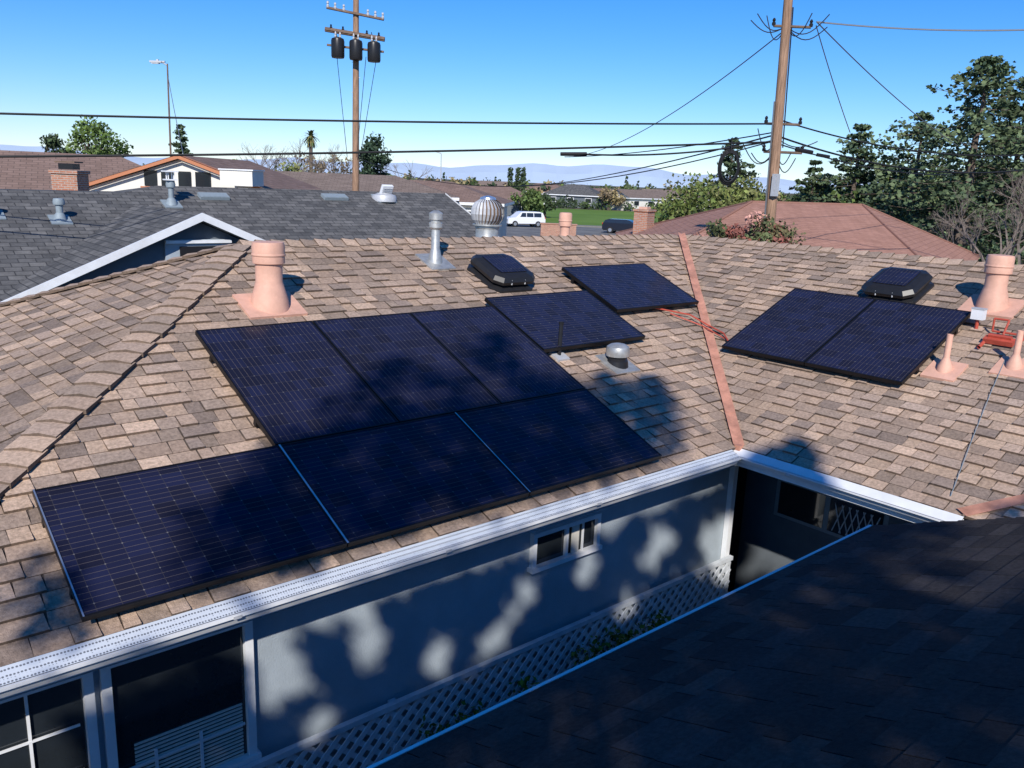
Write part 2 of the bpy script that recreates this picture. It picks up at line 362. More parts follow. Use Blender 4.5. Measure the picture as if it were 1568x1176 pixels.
NM=V((0,-SN,CS)); NR=V((-SN,0,CS)); off=.12
X0,s0=-1.14,.072; LL,WW=1.559,1.046
def pm(x,s,w,h,sw=False): panel(V((x,s*CS,s*SN))+NM*off,(1,0,0),up_main,w,h,sw)
for i in range(3): pm(X0-i*(LL+.012)-LL,s0,LL,WW,True)
for i in range(3): pm(X0-i*(WW+.011)-WW,s0+WW+.012,WW,LL)
pm(-1.115,1.81,LL,WW,True); pm(.535,2.38,LL,WW,True)
for i in range(2):
    y=-.888+i*(WW+.012)
    panel(V((1.486*CS,y+WW,1.486*SN))+NR*off,(0,-1,0),up_right,WW,LL)
mb=MB()
def strip_main(x,s,l,w=.02,o=.003):
    p=V((x,s*CS,s*SN))+NM*(off+o); u=V(up_main); mb.face([p,p+V((w,0,0)),p+V((w,0,0))+u*l,p+u*l],'alum')
strip_main(X0-1*(LL+.012)+.0,s0,WW,.010); strip_main(X0-2*(LL+.012),s0,WW,.014); strip_main(X0-3*(LL+.012)+.013,s0,WW,.009)
mb.build("panel_joint_strips")
# ---------- vents ----------
def flashing(mb,p,nrm_up,w,h,k,hh=.02):
    u=V(nrm_up); e=V((0,0,1)).cross(u).normalized(); n=e.cross(u); n=n if n.z>0 else -n
    q=[p-e*w/2-u*h/2,p+e*w/2-u*h/2,p+e*w/2+u*h/2,p-e*w/2+u*h/2]
    mb.face([a+n*.03 for a in q],k)
    for i in range(4): mb.face([q[i],q[(i+1)%4],q[(i+1)%4]+n*.03,q[i]+n*.03],k)
def terra_vent(p,upv,h=.62,r=.13,fl=1.0):
    mb=MB(); p=V(p); flashing(mb,p,upv,.56*fl,.42*fl,'terra')
    T=Matrix.Translation(p)
    mb.lathe([(r*1.5,-.06),(r*1.40,.06),(r*1.08,.20),(r,.23),(r,h-.20),(r+.024,h-.19),(r+.026,h-.03),(r+.016,h),(r*.8,h+.005),(0,h-.0)],'terra',T,28)
    mb.lathe([(r+.027,h-.125),(r+.032,h-.118),(r+.032,h-.110),(r+.027,h-.10)],'terra',T,28)
    return mb.build("flue_vent_pipe")
terra_vent((-3.42,2.93,1.21),up_main,h=.595,r=.122)
terra_vent((3.14,-.95,1.30),up_right,h=.57,r=.112)
terra_vent((1.9,4.5,1.50),(0,-CS,SN),h=.52,r=.07)
def metal_vent(p,upv,h=.6,r=.05,name="metal_vent_pipe",pl=.34,k='galv'):
    mb=MB(); p=V(p); flashing(mb,p,upv,pl,pl*1.1,k); T=Matrix.Translation(p)
    mb.lathe([(.09,-.03),(.08,.05),(r*1.15,.15),(r,.17),(r,h-.1)],k,T,16)
    mb.lathe([(r*.9,h-.22),(r+.03,h-.19),(r+.03,h-.14),(r+.01,h-.13),(r+.01,h-.11),(r+.03,h-.10),(r+.03,h-.03),(r*.6,h),(0,h)],k,T,16)
    return mb.build(name)
metal_vent((-1.09,3.56,1.475),up_main,h=.60)
mb=MB(); p=V((-.24,1.42,.585)); flashing(mb,p,up_main,.36,.36,'galv'); T=Matrix.Translation(p)
mb.lathe([(.13,-.05),(.115,.05),(.095,.07),(.095,.14)],'blackp',T,20)
mb.lathe([(.120,.10),(.126,.13),(.126,.17),(.118,.2),(.08,.225),(.03,.236),(0,.238)],'galv',T,20)
mb.build("dome_vent")
mb=MB(); p=V((-.87,1.66,.69)); flashing(mb,p,up_main,.16,.16,'lightgrey'); mb.tube(p,p+V((.03,.02,.34)),.022,.022,'blackp',10); mb.tube(p+V((.03,.02,.34)),p+V((.03,.02,.36)),.027,.027,'blackp',10)
mb.build("vent_stack")
for q in ((1.83,-1.07,.76),(2.09,-1.60,.86)):
    mb=MB(); p=V(q); flashing(mb,p,up_right,.32,.34,'terra'); T=Matrix.Translation(p)
    mb.lathe([(.08,-.03),(.07,.06),(.034,.14),(.030,.15),(.030,.38),(.024,.38),(.024,.3)],'terra',T,16); mb.build("plumbing_vent_pipe")
def attic_fan(c,U,Vv):
    c,U,Vv=V(c),V(U).normalized(),V(Vv).normalized(); N=U.cross(Vv); N=N if N.z>0 else -N
    mb=MB(); P=lambda a,b,h:c+U*a+Vv*b+N*h
    rings=[(.33,.0),(.33,.03),(.27,.06),(.24,.07),(.24,.10),(.31,.09),(.32,.13),(.29,.175),(.23,.195)]
    def ring(r,h):
        k=r*.72; return [P(a,b,h) for a,b in ((-r,-k),(-k,-r),(k,-r),(r,-k),(r,k),(k,r),(-k,r),(-r,k))]
    R=[ring(r,h) for r,h in rings]
    for A_,B_ in zip(R[:-1],R[1:]):
        for i in range(8): mb.face([A_[i],A_[(i+1)%8],B_[(i+1)%8],B_[i]],'blackp')
    mb.face(R[-1],'blackp')
    q=[(-.2,-.2),(.2,-.2),(.2,.2),(-.2,.2)]
    mb.face([P(a,b,.203) for a,b in q],'pv',uv=[(a,b) for a,b in q])
    for a,b in ((-.1,-.3),(.1,-.3)): mb.tube(P(a,b,.15),P(a,b-.02,.10),.008,.008,'lightgrey',6)
    mb.build("solar_attic_fan")
attic_fan((-.43,3.17,1.312),(1,0,0),up_main); attic_fan((3.22,.14,1.333),(0,-1,0),up_right)
mb=MB(); p=V((.45,4.52,1.50)); T=Matrix.Translation(p)
mb.lathe([(.22,-.05),(.2,.03),(.155,.1),(.155,.30),(.165,.31),(.165,.34)],'galv',T,24)
mb.lathe([(.2,.34),(.2,.36),(.0,.36)],'galv',T,24)
n=26; prof=[(.16,.36),(.205,.41),(.228,.49),(.220,.57),(.175,.645),(.10,.69)]
for i in range(n):
    a0=2*math.pi*i/n; tw=.16; wdt=2*math.pi/n*.6
    for j in range(len(prof)-1):
        (r0,z0),(r1,z1)=prof[j],prof[j+1]
        f=lambda r,z,a:p+V((r*math.cos(a),r*math.sin(a),z))
        a_=a0+tw*math.sin(j/5*math.pi); b_=a0+tw*math.sin((j+1)/5*math.pi)
        mb.face([f(r0,z0,a_),f(r0*.94,z0,a_+wdt),f(r1*.94,z1,b_+wdt),f(r1,z1,b_)],'lightgrey')
mb.lathe([(.11,.685),(.10,.71),(.04,.73),(0,.735)],'alum',T,20)
mb.lathe([(.14,.36),(.175,.42),(.195,.5),(.185,.57),(.14,.64),(.08,.68)],'woodarm',T,16)
mb.build("turbine_vent")
mb=MB()
def pr(x,y,h=.05): return V((x,y,x*TP+h))
def pmn(x,y,h=.05): return V((x,y,y*TP+h))
pts=[pmn(1.25,2.25,.06),pmn(1.72,2.0,.07),V((1.75,1.72,.80)),pr(1.68,1.45,.06),pr(1.52,1.25,.06)]
for a,b in zip(pts[:-1],pts[1:]): mb.tube(a,b,.010,.010,'red',8)
pts=[pmn(1.45,2.1,.05),V((1.72,1.80,.79)),pr(1.60,1.38,.05)]
for a,b in zip(pts[:-1],pts[1:]): mb.tube(a,b,.008,.008,'red',8)
mb.build("red_conduit_crossing")
mb=MB()
Tb=Matrix.Translation(pr(2.42,-1.32,.06))@Matrix.Rotation(-A22,4,'Y')
mb.box((0,0,0),(.09,.28,.05),'red',Tb); mb.box((.02,.0,.035),(.04,.22,.03),'red',Tb)
mb.tube(pr(2.35,-1.2,.06),pr(2.25,-1.2,.06),.018,.018,'red',8)
for a,b in (((2.6,-1.18,.05),(2.6,-1.5,.05)),((2.6,-1.5,.05),(2.45,-1.5,.05)),((2.6,-1.18,.05),(2.6,-1.18,.18)),((2.6,-1.18,.18),(2.6,-1.32,.18)),((2.6,-1.32,.18),(2.5,-1.32,.08))):
    mb.tube(pr(*a),pr(*b),.011,.011,'red',8)
mb.build("red_conduit_body")
mb=MB(); Tb=Matrix.Translation(pr(2.66,-1.0,.17)); mb.box((0,0,0),(.09,.12,.11),'white',Tb); mb.box((0,0,.06),(.10,.13,.012),'lightgrey',Tb); mb.tube(pr(2.66,-1.0,.0),pr(2.66,-1.0,.12),.018,.018,'red',8)
mb.build("junction_box")
mb=MB(); pts=[pr(.15,-1.92,.03),pr(.9,-1.75,.03),pr(1.6,-1.6,.035),pr(2.2,-1.48,.03)]
for a,b in zip(pts[:-1],pts[1:]): mb.tube(a,b,.0035,.0035,'bluegrey',6)
mb.build("roof_cable")
# ---------- neighbour grey house ----------
nh=empty("grey_roof_house")
def rface(mb,pts,k):
    P=[V(p) for p in pts]; n=(P[1]-P[0]).cross(P[2]-P[0]).normalized()
    if n.z<0: n=-n
    u=V((0,0,1)).cross(n); u=u.normalized() if u.length>1e-4 else V((1,0,0)); v=n.cross(u)
    mb.face(P,k,uv=[(p.dot(u),p.dot(v)) for p in P])
mb=MB()
pl=lambda y:1.99-.43*(17-y)
YE=12.3
rface(mb,[(-10,YE,pl(YE)),(8.86,YE,pl(YE)),(8.86,17,1.99),(.26,17,1.99),(-.65,16.6,1.82),(-10,16.6,1.82)],'greyroof')
rface(mb,[(8.86,17,1.99),(.26,17,1.99),(-.65,17.4,1.82),(-10,17.4,1.82),(-10,21.7,-.03),(8.86,21.7,-.03)],'greyroof')
rface(mb,[(-10,16.6,1.82),(-.65,16.6,1.82),(-.65,17.4,1.82),(-10,17.4,1.82)],'greyroof')
rface(mb,[(-.65,16.6,1.82),(.26,17,1.99),(-.65,17.4,1.82)],'greyroof')
gx,gz,gy=-.56,1.58,12.0
rface(mb,[(gx,gy,gz),(gx,16.1,gz),(gx-4.4,16.1,gz-1.89),(gx-4.4,gy,gz-1.89)],'greyroof')
rface(mb,[(gx,gy,gz),(gx+4.4,gy,gz-1.89),(gx+4.4,16.1,gz-1.89),(gx,16.1,gz)],'greyroof')
mb.build("roof",nh)
mb=MB()
for sg in(-1,1):
    a=V((gx,gy-.01,gz+.02)); b=V((gx+sg*4.4,gy-.01,gz-1.87)); h=V((0,0,-.15)); o=V((0,.06,0))
    mb.face([a,b,b+h,a+h],'white'); mb.face([a,b,b+o,a+o],'white'); mb.face([a+h,b+h,b+h+o*6,a+h+o*6],'wallback')
mb.face([(8.9,YE,pl(YE)+.02),(8.9,17,2.01),(8.9,17,1.85),(8.9,YE,pl(YE)-.14)],'white')
mb.build("rake_fascia",nh)
mb=MB(); yw=gy+.35
mb.face([(gx,yw,gz-.15),(gx-3.9,yw,gz-1.83),(gx-3.9,yw,GZ),(gx+3.9,yw,GZ),(gx+3.9,yw,gz-1.83)],'wallback')
mb.face([(8.4,YE+.3,0),(8.4,17,1.85),(8.4,21,0),(8.4,21,GZ),(8.4,YE+.3,GZ)],'wall')
mb.face([(-9.5,YE+.4,-.1),(8.4,YE+.4,-.1),(8.4,YE+.4,GZ),(-9.5,YE+.4,GZ)],'wall')
mb.box((gx+.0,yw-.03,.82),(1.3,.05,.5),'wall'); mb.box((gx+.0,yw-.06,.76),(.75,.05,.36),'dark'); mb.box((gx,yw-.08,1.03),(1.3,.07,.06),'white')
mb.build("walls",nh)
def nv(x,y): return V((x,y,pl(y)))
for (x,y,h,r) in ((.25,16.05,.55,.06),(-2.32,15.3,.45,.07),(-3.5,15.5,.3,.07)):
    p=nv(x,y)
    if x<0: p=V((x,y,max(pl(y),gz-.43*abs(x-gx))))
    mb=MB(); flashing(mb,p,(0,.92,.4),.4,.4,'bluegrey'); T=Matrix.Translation(p)
    mb.lathe([(.14,-.02),(.10,.12),(r,.16),(r,h*.7),(r+.04,h*.72),(r+.05,h*.85),(r+.03,h),(0,h+.01)],'bluegrey',T,14)
    if h>.5:
        for a in range(4): mb.box((.09*math.cos(a*1.57+.8),.09*math.sin(a*1.57+.8),h+.1),(.02,.02,.2),'white',T)
        mb.box((0,0,h+.21),(.3,.3,.03),'white',T); mb.box((0,0,h+.02),(.26,.26,.03),'white',T)
    mb.build("grey_roof_vent_pipe")
mb=MB(); p=nv(6.4,16.55); flashing(mb,p,(0,.92,.4),.6,.5,'bluegrey'); T=Matrix.Translation(p+V((0,0,.05)))
mb.lathe([(.36,-.12),(.36,.0),(.33,.06),(.2,.1),(.2,.12)],'lightgrey',T,20); mb.box((0,-.02,.24),(.34,.1,.3),'white',T@Matrix.Rotation(.5,4,'X'))
for i in range(4): mb.box((0,-.08,.14+i*.06),(.3,.02,.02),'lightgrey',T@Matrix.Rotation(.5,4,'X'))
mb.build("dome_skylight_vent")
for x,y in ((1.4,16.4),(4.8,16.5)):
    mb=MB(); p=nv(x,y)+V((0,0,.05)); T=Matrix.Translation(p)@Matrix.Rotation(math.atan(.43),4,'X')
    mb.box((0,0,0),(.72,.26,.08),'bluegrey',T); mb.box((0,-.03,.045),(.6,.16,.01),'bluegrey',T); mb.build("low_profile_vent")
def hip_house(name,D,a,w,dp,rot,zr,ze,roofk,wallk='cream',hip=True,windows=True,zg=GZ):
    e=empty(name); c=S(D,a); T=Matrix.Translation((c.x,c.y,0))@Matrix.Rotation(rad(rot),4,'Z')
    P=lambda x,y,z:T@V((x,y,z)); mb=MB(); w2,d2=w/2,dp/2; k=w2-d2 if hip else w2
    A,B,C_,D_=P(-w2,-d2,ze),P(w2,-d2,ze),P(w2,d2,ze),P(-w2,d2,ze); R1,R2=P(-k,0,zr),P(k,0,zr)
    for f in ([A,B,R2,R1],[C_,D_,R1,R2]): rface(mb,f,roofk)
    if hip: rface(mb,[B,C_,R2],roofk); rface(mb,[D_,A,R1],roofk)
    mb.face([A,B,C_,D_],'white')
    mb.build("roof",e); mb=MB(); i=.5
    ww,dd=w2-i,d2-i
    q=[(-ww,-dd),(ww,-dd),(ww,dd),(-ww,dd)]
    for j in range(4):
        (xa,ya),(xb,yb)=q[j],q[(j+1)%4]; mb.face([P(xa,ya,ze),P(xb,yb,ze),P(xb,yb,zg),P(xa,ya,zg)],wallk)
    if not hip:
        for s in(-1,1): mb.face([P(s*ww,-dd,ze),P(s*ww,dd,ze),P(s*ww,0,zr-.2)],wallk)
    for p,q_ in ((A,B),(B,C_),(C_,D_),(D_,A)): 
        h=V((0,0,.2)); n=(q_-p).cross(V((0,0,1))).normalized()*.02; mb.face([p+n,q_+n,q_+n-h,p+n-h],'white')
    if windows:
        for s in(-1,1):
            nx=int(w/3.5)
            for j in range(nx):
                x=-ww+(j+.5)*2*ww/nx; mb.box((x,s*dd,ze-1.1),(1.5,.08,1.1),'white',T); mb.box((x,s*(dd+.03),ze-1.1),(1.3,.08,.9),'glassdark',T)
    mb.build("walls",e); return e
YAW=48.74-90
hip_house("brown_roof_house",42,-.60,22,12,-15,ZB(42,.0115),.2,'brownroof','cream')
ge=empty("cream_gable_house")
D=36; L_=S(D,-.512,ZB(D,-.025)); Ap=S(D,-.395,ZB(D,.014)); R_=S(D,-.29,ZB(D,-.022))
back=V((FX,FY,0))*9
mb=MB()
L2=L_+(L_-Ap)*.25; 
for p,q in ((L2,Ap),(Ap,R_)): rface(mb,[p,q,q+back,p+back],'brownroof')
mb.build("roof",ge)
mb=MB(); fo=V((-FX,-FY,0))*.4; h=V((0,0,-.14))
for p,q in ((L2,Ap),(Ap,R_)):
    mb.face([p+fo,q+fo,q+fo+h,p+fo+h],'orange'); rface(mb,[p+fo+V((0,0,.02)),q+fo+V((0,0,.02)),q+V((0,0,.02)),p+V((0,0,.02))],'orange')
wl=[L2.copy(),Ap.copy(),R_.copy()]
mb.face([wl[0]+h,wl[1]+h,wl[2]+h,V((wl[2].x,wl[2].y,GZ)),V((wl[0].x,wl[0].y,GZ))],'cream')
def wq(a0,b0,a1,b1,o,k):
    mb.face([S(D-o,a0,ZB(D,b0)),S(D-o,a1,ZB(D,b0)),S(D-o,a1,ZB(D,b1)),S(D-o,a0,ZB(D,b1))],k)
for i,(a0,a1) in enumerate(((-.44,-.425),(-.42,-.405),(-.40,-.385),(-.38,-.362))): wq(a0,-.022,a1,-.004,.05,'glassdark')
wq(-.445,-.025,-.357,-.0225,.08,'orange')
mb.build("walls",ge)
mb=MB(); p=S(35,-.325,0); T=Matrix.Translation((p.x,p.y,0))@Matrix.Rotation(rad(YAW),4,'Z'); mb.box((0,0,ZB(35,-.009)),(1.3,1.5,.6),'cream',T); mb.box((0,0,ZB(35,-.009)+.33),(1.4,1.6,.05),'white',T); mb.build("parapet",ge)
def ubox(mb,T,c,d,k):
    c=V(c);x,y,z=[q/2 for q in d]
    for ax,sg in ((0,1),(0,-1),(1,1),(1,-1)):
        if ax==1: pts=[(c.x-x,c.y+sg*y,c.z-z),(c.x+x,c.y+sg*y,c.z-z),(c.x+x,c.y+sg*y,c.z+z),(c.x-x,c.y+sg*y,c.z+z)]; uv=[(q[0],q[2]) for q in pts]
        else: pts=[(c.x+sg*x,c.y-y,c.z-z),(c.x+sg*x,c.y+y,c.z-z),(c.x+sg*x,c.y+y,c.z+z),(c.x+sg*x,c.y-y,c.z+z)]; uv=[(q[1],q[2]) for q in pts]
        mb.face([T@V(q) for q in pts],k,uv=uv)
    mb.face([T@V((c.x+a*x,c.y+b*y,c.z+z)) for a,b in((-1,-1),(1,-1),(1,1),(-1,1))],'concrete')
mb=MB(); p=S(30,-.527,0); T=Matrix.Translation(p)@Matrix.Rotation(rad(YAW),4,'Z')
zt=ZB(30,-.012)
ubox(mb,T,(0,0,(zt+GZ)/2),(.9,.8,zt-GZ),'brick'); ubox(mb,T,(0,0,zt+.06),(1.0,.9,.12),'brick'); mb.box((0,0,zt+.25),(.5,.5,.2),'blackp',T); mb.box((0,0,zt+.4),(.7,.6,.05),'woodarm',T)
mb.build("brick_chimney")
hip_house("low_brown_roof_house",62,-.235,20,9,YAW+6,ZB(62,.001),ZB(62,-.02),'tanroof','cream')
hip_house("low_brown_roof_house",66,-.125,15,9,YAW-4,ZB(66,-.003),ZB(66,-.024),'brownroof','cream')
hip_house("low_brown_roof_house",125,-.04,17,10,YAW,ZB(125,-.006),ZB(125,-.022),'brownroof','wallback')
rr=random.Random(8)
for D_,a_,w_,rk,wk in ((190,.065,13,'greyroof','wallback'),(205,.093,12,'brownroof','cream'),(185,.138,13,'tanroof','cream'),(210,.175,14,'tanroof','cream'),(220,.03,14,'brownroof','cream'),(240,.115,14,'greyroof','cream'),(260,-.03,18,'tanroof','cream'),(210,.21,14,'brownroof','cream'),(120,.50,16,'tanroof','fence'),(150,-.36,20,'tanroof','cream'),(140,-.55,20,'brownroof','cream')):
    hip_house("distant_house",D_,a_,w_,9,YAW+rr.uniform(-35,35),GZ+rr.uniform(4.2,5),GZ+2.7,rk,wk,hip=rr.random()<.4)
rh=empty("red_brown_roof_house"); mb=MB()
z1=ZB(30,-.012)
A_=S(30,.271,z1);B_=S(33,.40,z1+.02);Cr=S(37,.548,.05);Cl=S(44,.115,.05);FR=S(23.5,.52,.0);FL=S(22,.12,.0)
for f in ([A_,B_,FR,FL],[B_,Cr,FR],[A_,FL,Cl],[A_,Cl,Cr,B_]): rface(mb,f,'redroof')
for p,q in ((A_,B_),(B_,Cr),(A_,FL),(B_,FR),(A_,Cl)): mb.tube(p+V((0,0,.0)),q+V((0,0,.0)),.05,.05,'redroof',5)
mb.build("roof",rh)
mb=MB()
c0=(Cr+Cl+FR+FL)/4
ring=[c0+(q-c0)*.95 for q in (FL,FR,Cr,Cl)]
for i in range(4):
    p,q=ring[i],ring[(i+1)%4]; mb.face([V((p.x,p.y,.0)),V((q.x,q.y,.0)),V((q.x,q.y,GZ)),V((p.x,p.y,GZ))],'cream')
mb.build("walls",rh)
mb=MB(); p=S(38,.147,0); T=Matrix.Translation(p)@Matrix.Rotation(.3,4,'Z'); zt=ZB(38,-.028); ubox(mb,T,(0,0,(zt+GZ)/2),(.8,.65,zt-GZ),'brick'); ubox(mb,T,(0,0,zt+.05),(.9,.75,.1),'brick'); mb.box((0,0,zt+.14),(.4,.4,.12),'terra',T); mb.build("brick_chimney")
# ---------- utility poles ----------
def P3(D,a,b): return S(D,a,ZB(D,b))
mb=MB(); base=S(20,.3015,GZ); top=P3(20,.2865,.255)
mb.tube(base,top,.135,.095,'wood',14)
def onp(b):
    t=(ZB(20,b)-base.z)/(top.z-base.z); return base.lerp(top,t)
rtv=V((FY,-FX,0)); fwv=V((FX,FY,0))
for b,w in ((.18,.55),(.076,.5),(.045,.6)):
    c=onp(b); mb.tube(c-rtv*.28,c+rtv*w,.03,.03,'woodarm',6)
    for e in (w,-.28): mb.lathe([(.0,0),(.04,.01),(.045,.06),(.025,.09),(.04,.12),(.02,.16),(0,.17)],'blackp',Matrix.Translation(c+rtv*e),10)
c=onp(.008); mb.box(c-fwv*.17,(.14,.12,.5),'lightgrey')
mb.tube(onp(.20)+rtv*.12,onp(.05)+rtv*.15,.015,.015,'wire',6); mb.tube(onp(.10)-rtv*.14-fwv*.05,onp(-.06)-rtv*.15-fwv*.05,.018,.018,'wireg',6)
r9=random.Random(9)
for i in range(14):
    b=r9.choice((.18,.07,.06,.05,.045)); c=onp(b); e=c+rtv*r9.uniform(-.9,1.1)+fwv*r9.uniform(-.2,.2)+V((0,0,r9.uniform(-.2,.3))); prev=c; am=r9.uniform(.15,.4)
    for k in range(1,11):
        t=k/10; q=c.lerp(e,t)-V((0,0,1))*math.sin(t*math.pi)*am; mb.tube(prev,q,.012,.012,'wire',5); prev=q
mb.tube(P3(20,.315,.049),P3(20,.335,.046),.05,.05,'blackp',8); mb.tube(P3(20,.34,.044),P3(20,.355,.042),.04,.04,'blackp',8)
mb.build("utility_pole")
mb=MB(); c=P3(19.6,.241,.026)
for k in range(3):
    for i in range(24):
        a,b=2*math.pi*i/24,2*math.pi*(i+1)/24; r=.26+.025*k
        f=lambda t:c+rtv*(r*.75*math.cos(t))+V((0,0,r*math.sin(t)*1.25))+fwv*.03*k
        mb.tube(f(a),f(b),.022,.022,'wire',6)
mb.tube(c+V((0,0,.3)),c+V((0,0,.62)),.012,.012,'wire',5)
mb.build("cable_coil")
mb=MB(); D=42; base=S(D,-.193,GZ); top=P3(D,-.191,.205); mb.tube(base,top,.19,.13,'wood',14)
def arm(b0,b1,a0,a1,yo=0,r=.07):
    p,q=P3(D-.2-yo,a0,b0),P3(D-.2-yo,a1,b1); mb.tube(p,q,r,r,'woodarm',4); return p,q
p,q=arm(.180,.170,-.224,-.160)
for t in (.02,.15,.3,.72,.85,.98):
    c=p.lerp(q,t); mb.lathe([(0,0),(.06,.02),(.07,.1),(.03,.16),(.06,.2),(.05,.28),(0,.3)],'lightgrey',Matrix.Translation(c),8)
p,q=arm(.158,.150,-.226,-.159,0,.09); p2,q2=arm(.1565,.1485,-.226,-.159,-.5,.09)
for t in (.1,.3,.7,.9):
    c=p.lerp(q,t); mb.lathe([(0,0),(.05,.02),(.07,.1),(.03,.16),(.06,.2),(0,.24)],'blackp',Matrix.Translation(c),8)
p,q=arm(.141,.136,-.224,-.160,0,.06)
for t in (.12,.46,.80):
    c=P3(D-.45,-.222+.06*t+.003,.132+(.5-t)*.004); T=Matrix.Translation(c-V((0,0,.25)))
    mb.lathe([(0,0),(.28,0),(.31,.08),(.31,.75),(.28,.85),(.1,.92),(0,.93)],'blackp',T,16)
    for s in(-1,1): mb.lathe([(.04,0),(.06,.05),(.03,.1),(.05,.15),(.02,.25),(0,.26)],'lightgrey',T@Matrix.Translation((s*.12,0,.9)),8)
    mb.tube(c+V((0,0,.6)),P3(D,-.222+.06*t,.156),.02,.02,'wire',5)
for s in(-.06,.05,.09): mb.tube(P3(D-.3,-.195+s*.3,.13),P3(D-.3,-.196+s*.1,.02),.015,.015,'wire',5)
for i in range(14): c=base.lerp(top,.2+i*.05); mb.tube(c-rtv*.2*(1 if i%2 else -1),c,.012,.012,'wireg',4)
mb.build("utility_pole")
mb=MB(); D=60; mb.tube(S(D,-.409,GZ),P3(D,-.4055,.114),.08,.05,'woodarm',10); mb.tube(P3(D,-.4055,.112),P3(D,-.413,.116),.04,.04,'lightgrey',8)
c=P3(D,-.418,.1155); T=Matrix.Translation(c)@Matrix.Rotation(rad(YAW),4,'Z'); mb.box((0,0,0),(.8,.35,.12),'lightgrey',T); mb.box((-.05,0,-.09),(.5,.28,.06),'white',T); mb.box((.45,0,.02),(.3,.16,.1),'lightgrey',T); mb.box((.1,0,.11),(.14,.14,.1),'lightgrey',T)
mb.build("street_lamp")
mb=MB(); D=110; mb.tube(S(D,-.093,GZ),P3(D,-.093,.028),.08,.06,'lightgrey',8); mb.tube(P3(D,-.093,.028),P3(D,-.099,.030),.06,.06,'lightgrey',6); mb.box(P3(D,-.101,.030),(.8,.3,.15),'lightgrey'); mb.build("street_lamp")
def wire(A,B,sag,r,k='wire',ext=0,name="overhead_wire",n=28):
    A,B=V(A),V(B)
    if ext: A=A+(A-B)*ext
    mb=MB(); prev=None
    for i in range(n+1):
        t=i/n; p=A.lerp(B,t)-V((0,0,1))*sag*4*t*(1-t)
        if prev is not None: mb.tube(prev,p,r,r,k,5)
        prev=p
    return mb.build(name)
wire(P3(15,-.601,.0575),P3(20,.287,.076),.10,.020,ext=.35)
wire(P3(15,-.606,.0095),P3(20,.287,.056),.10,.022,ext=.35)
wire(P3(20,.285,.066),P3(34,.05,.030),.12,.015); mbx=MB()
mbx.tube(P3(18.7,.045,.033),P3(18.8,.075,.034),.04,.045,'wire',8); mbx.build("cable_splice_closure")
wire(P3(18.8,.06,.034),P3(20,.29,.058),.14,.02)
wire(P3(20,.29,.064),P3(60,.0,-.004),.3,.02)
wire(P3(20,.292,.058),P3(42,-.19,.02),1.2,.015)
wire(P3(20,.29,.178),P3(42,.055,.03),.6,.014,'wireg')
wire(P3(20,.322,.186),P3(19,.60,.19),.10,.018,'wireg')
wire(P3(20,.322,.186),P3(30,.50,.06),.15,.014,'wireg')
wire(P3(20,.322,.182),P3(24,.375,.07),.05,.012,'wireg')
wire(P3(20,.295,.08),P3(22,.62,.058),.35,.018)
wire(P3(20,.295,.062),P3(26,.62,.045),.5,.022)
wire(P3(20,.295,.054),P3(30,.50,.028),.2,.016)
wire(P3(60,-.4055,.10),P3(46,-.39,.0),.2,.022,'wireg')
# ---------- trees ----------
def leaves(mb,cl,n,leaf,rng,cols,flat=1.0,k='leaf'):
    for (c,r) in cl:
        c=V(c); base=rng.choice(cols); kk=rng.uniform(.7,1.25)
        for _ in range(n):
            u=V((rng.gauss(0,1),rng.gauss(0,1),rng.gauss(0,1)));
            if u.length<1e-3: continue
            u=u.normalized()*r*rng.random()**.45; u.z*=flat
            p=c+u; a=V((rng.uniform(-1,1),rng.uniform(-1,1),rng.uniform(-1,1)*flat)).normalized(); b=a.orthogonal().normalized()
            b=(b*math.cos(rng.uniform(0,3))+a.cross(b)*math.sin(rng.uniform(0,3))).normalized()
            s=leaf*rng.uniform(.6,1.4); q=kk*rng.uniform(.7,1.3)*(1+.25*u.z/r)  # shading put into leaf colour: lighter toward the clump top
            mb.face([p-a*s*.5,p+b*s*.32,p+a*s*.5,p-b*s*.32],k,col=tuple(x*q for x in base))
def limb(mb,A,B,r0,r1,k,rng,seg=4,wob=.1):
    A,B=V(A),V(B); L=(B-A).length; prev=A; pr_=r0
    for i in range(1,seg+1):
        t=i/seg; p=A.lerp(B,t)+ (V((rng.uniform(-1,1),rng.uniform(-1,1),rng.uniform(-1,1)))*wob*L/seg if i<seg else V((0,0,0)))
        r=r0+(r1-r0)*t; mb.tube(prev,p,pr_,r,k,6); prev=p; pr_=r
GREEN=[(.08,.12,.035),(.06,.095,.03),(.10,.145,.04)]; DARK=[(.04,.065,.03),(.055,.08,.035),(.045,.07,.03)]; YG=[(.15,.18,.05),(.12,.16,.04),(.18,.19,.07)]
BLUEG=[(.085,.125,.06),(.06,.095,.05),(.12,.16,.075)]; TAN=[(.25,.19,.1),(.2,.15,.09),(.3,.24,.12)]; REDL=[(.25,.09,.07),(.14,.12,.06),(.38,.2,.16),(.10,.12,.05)]
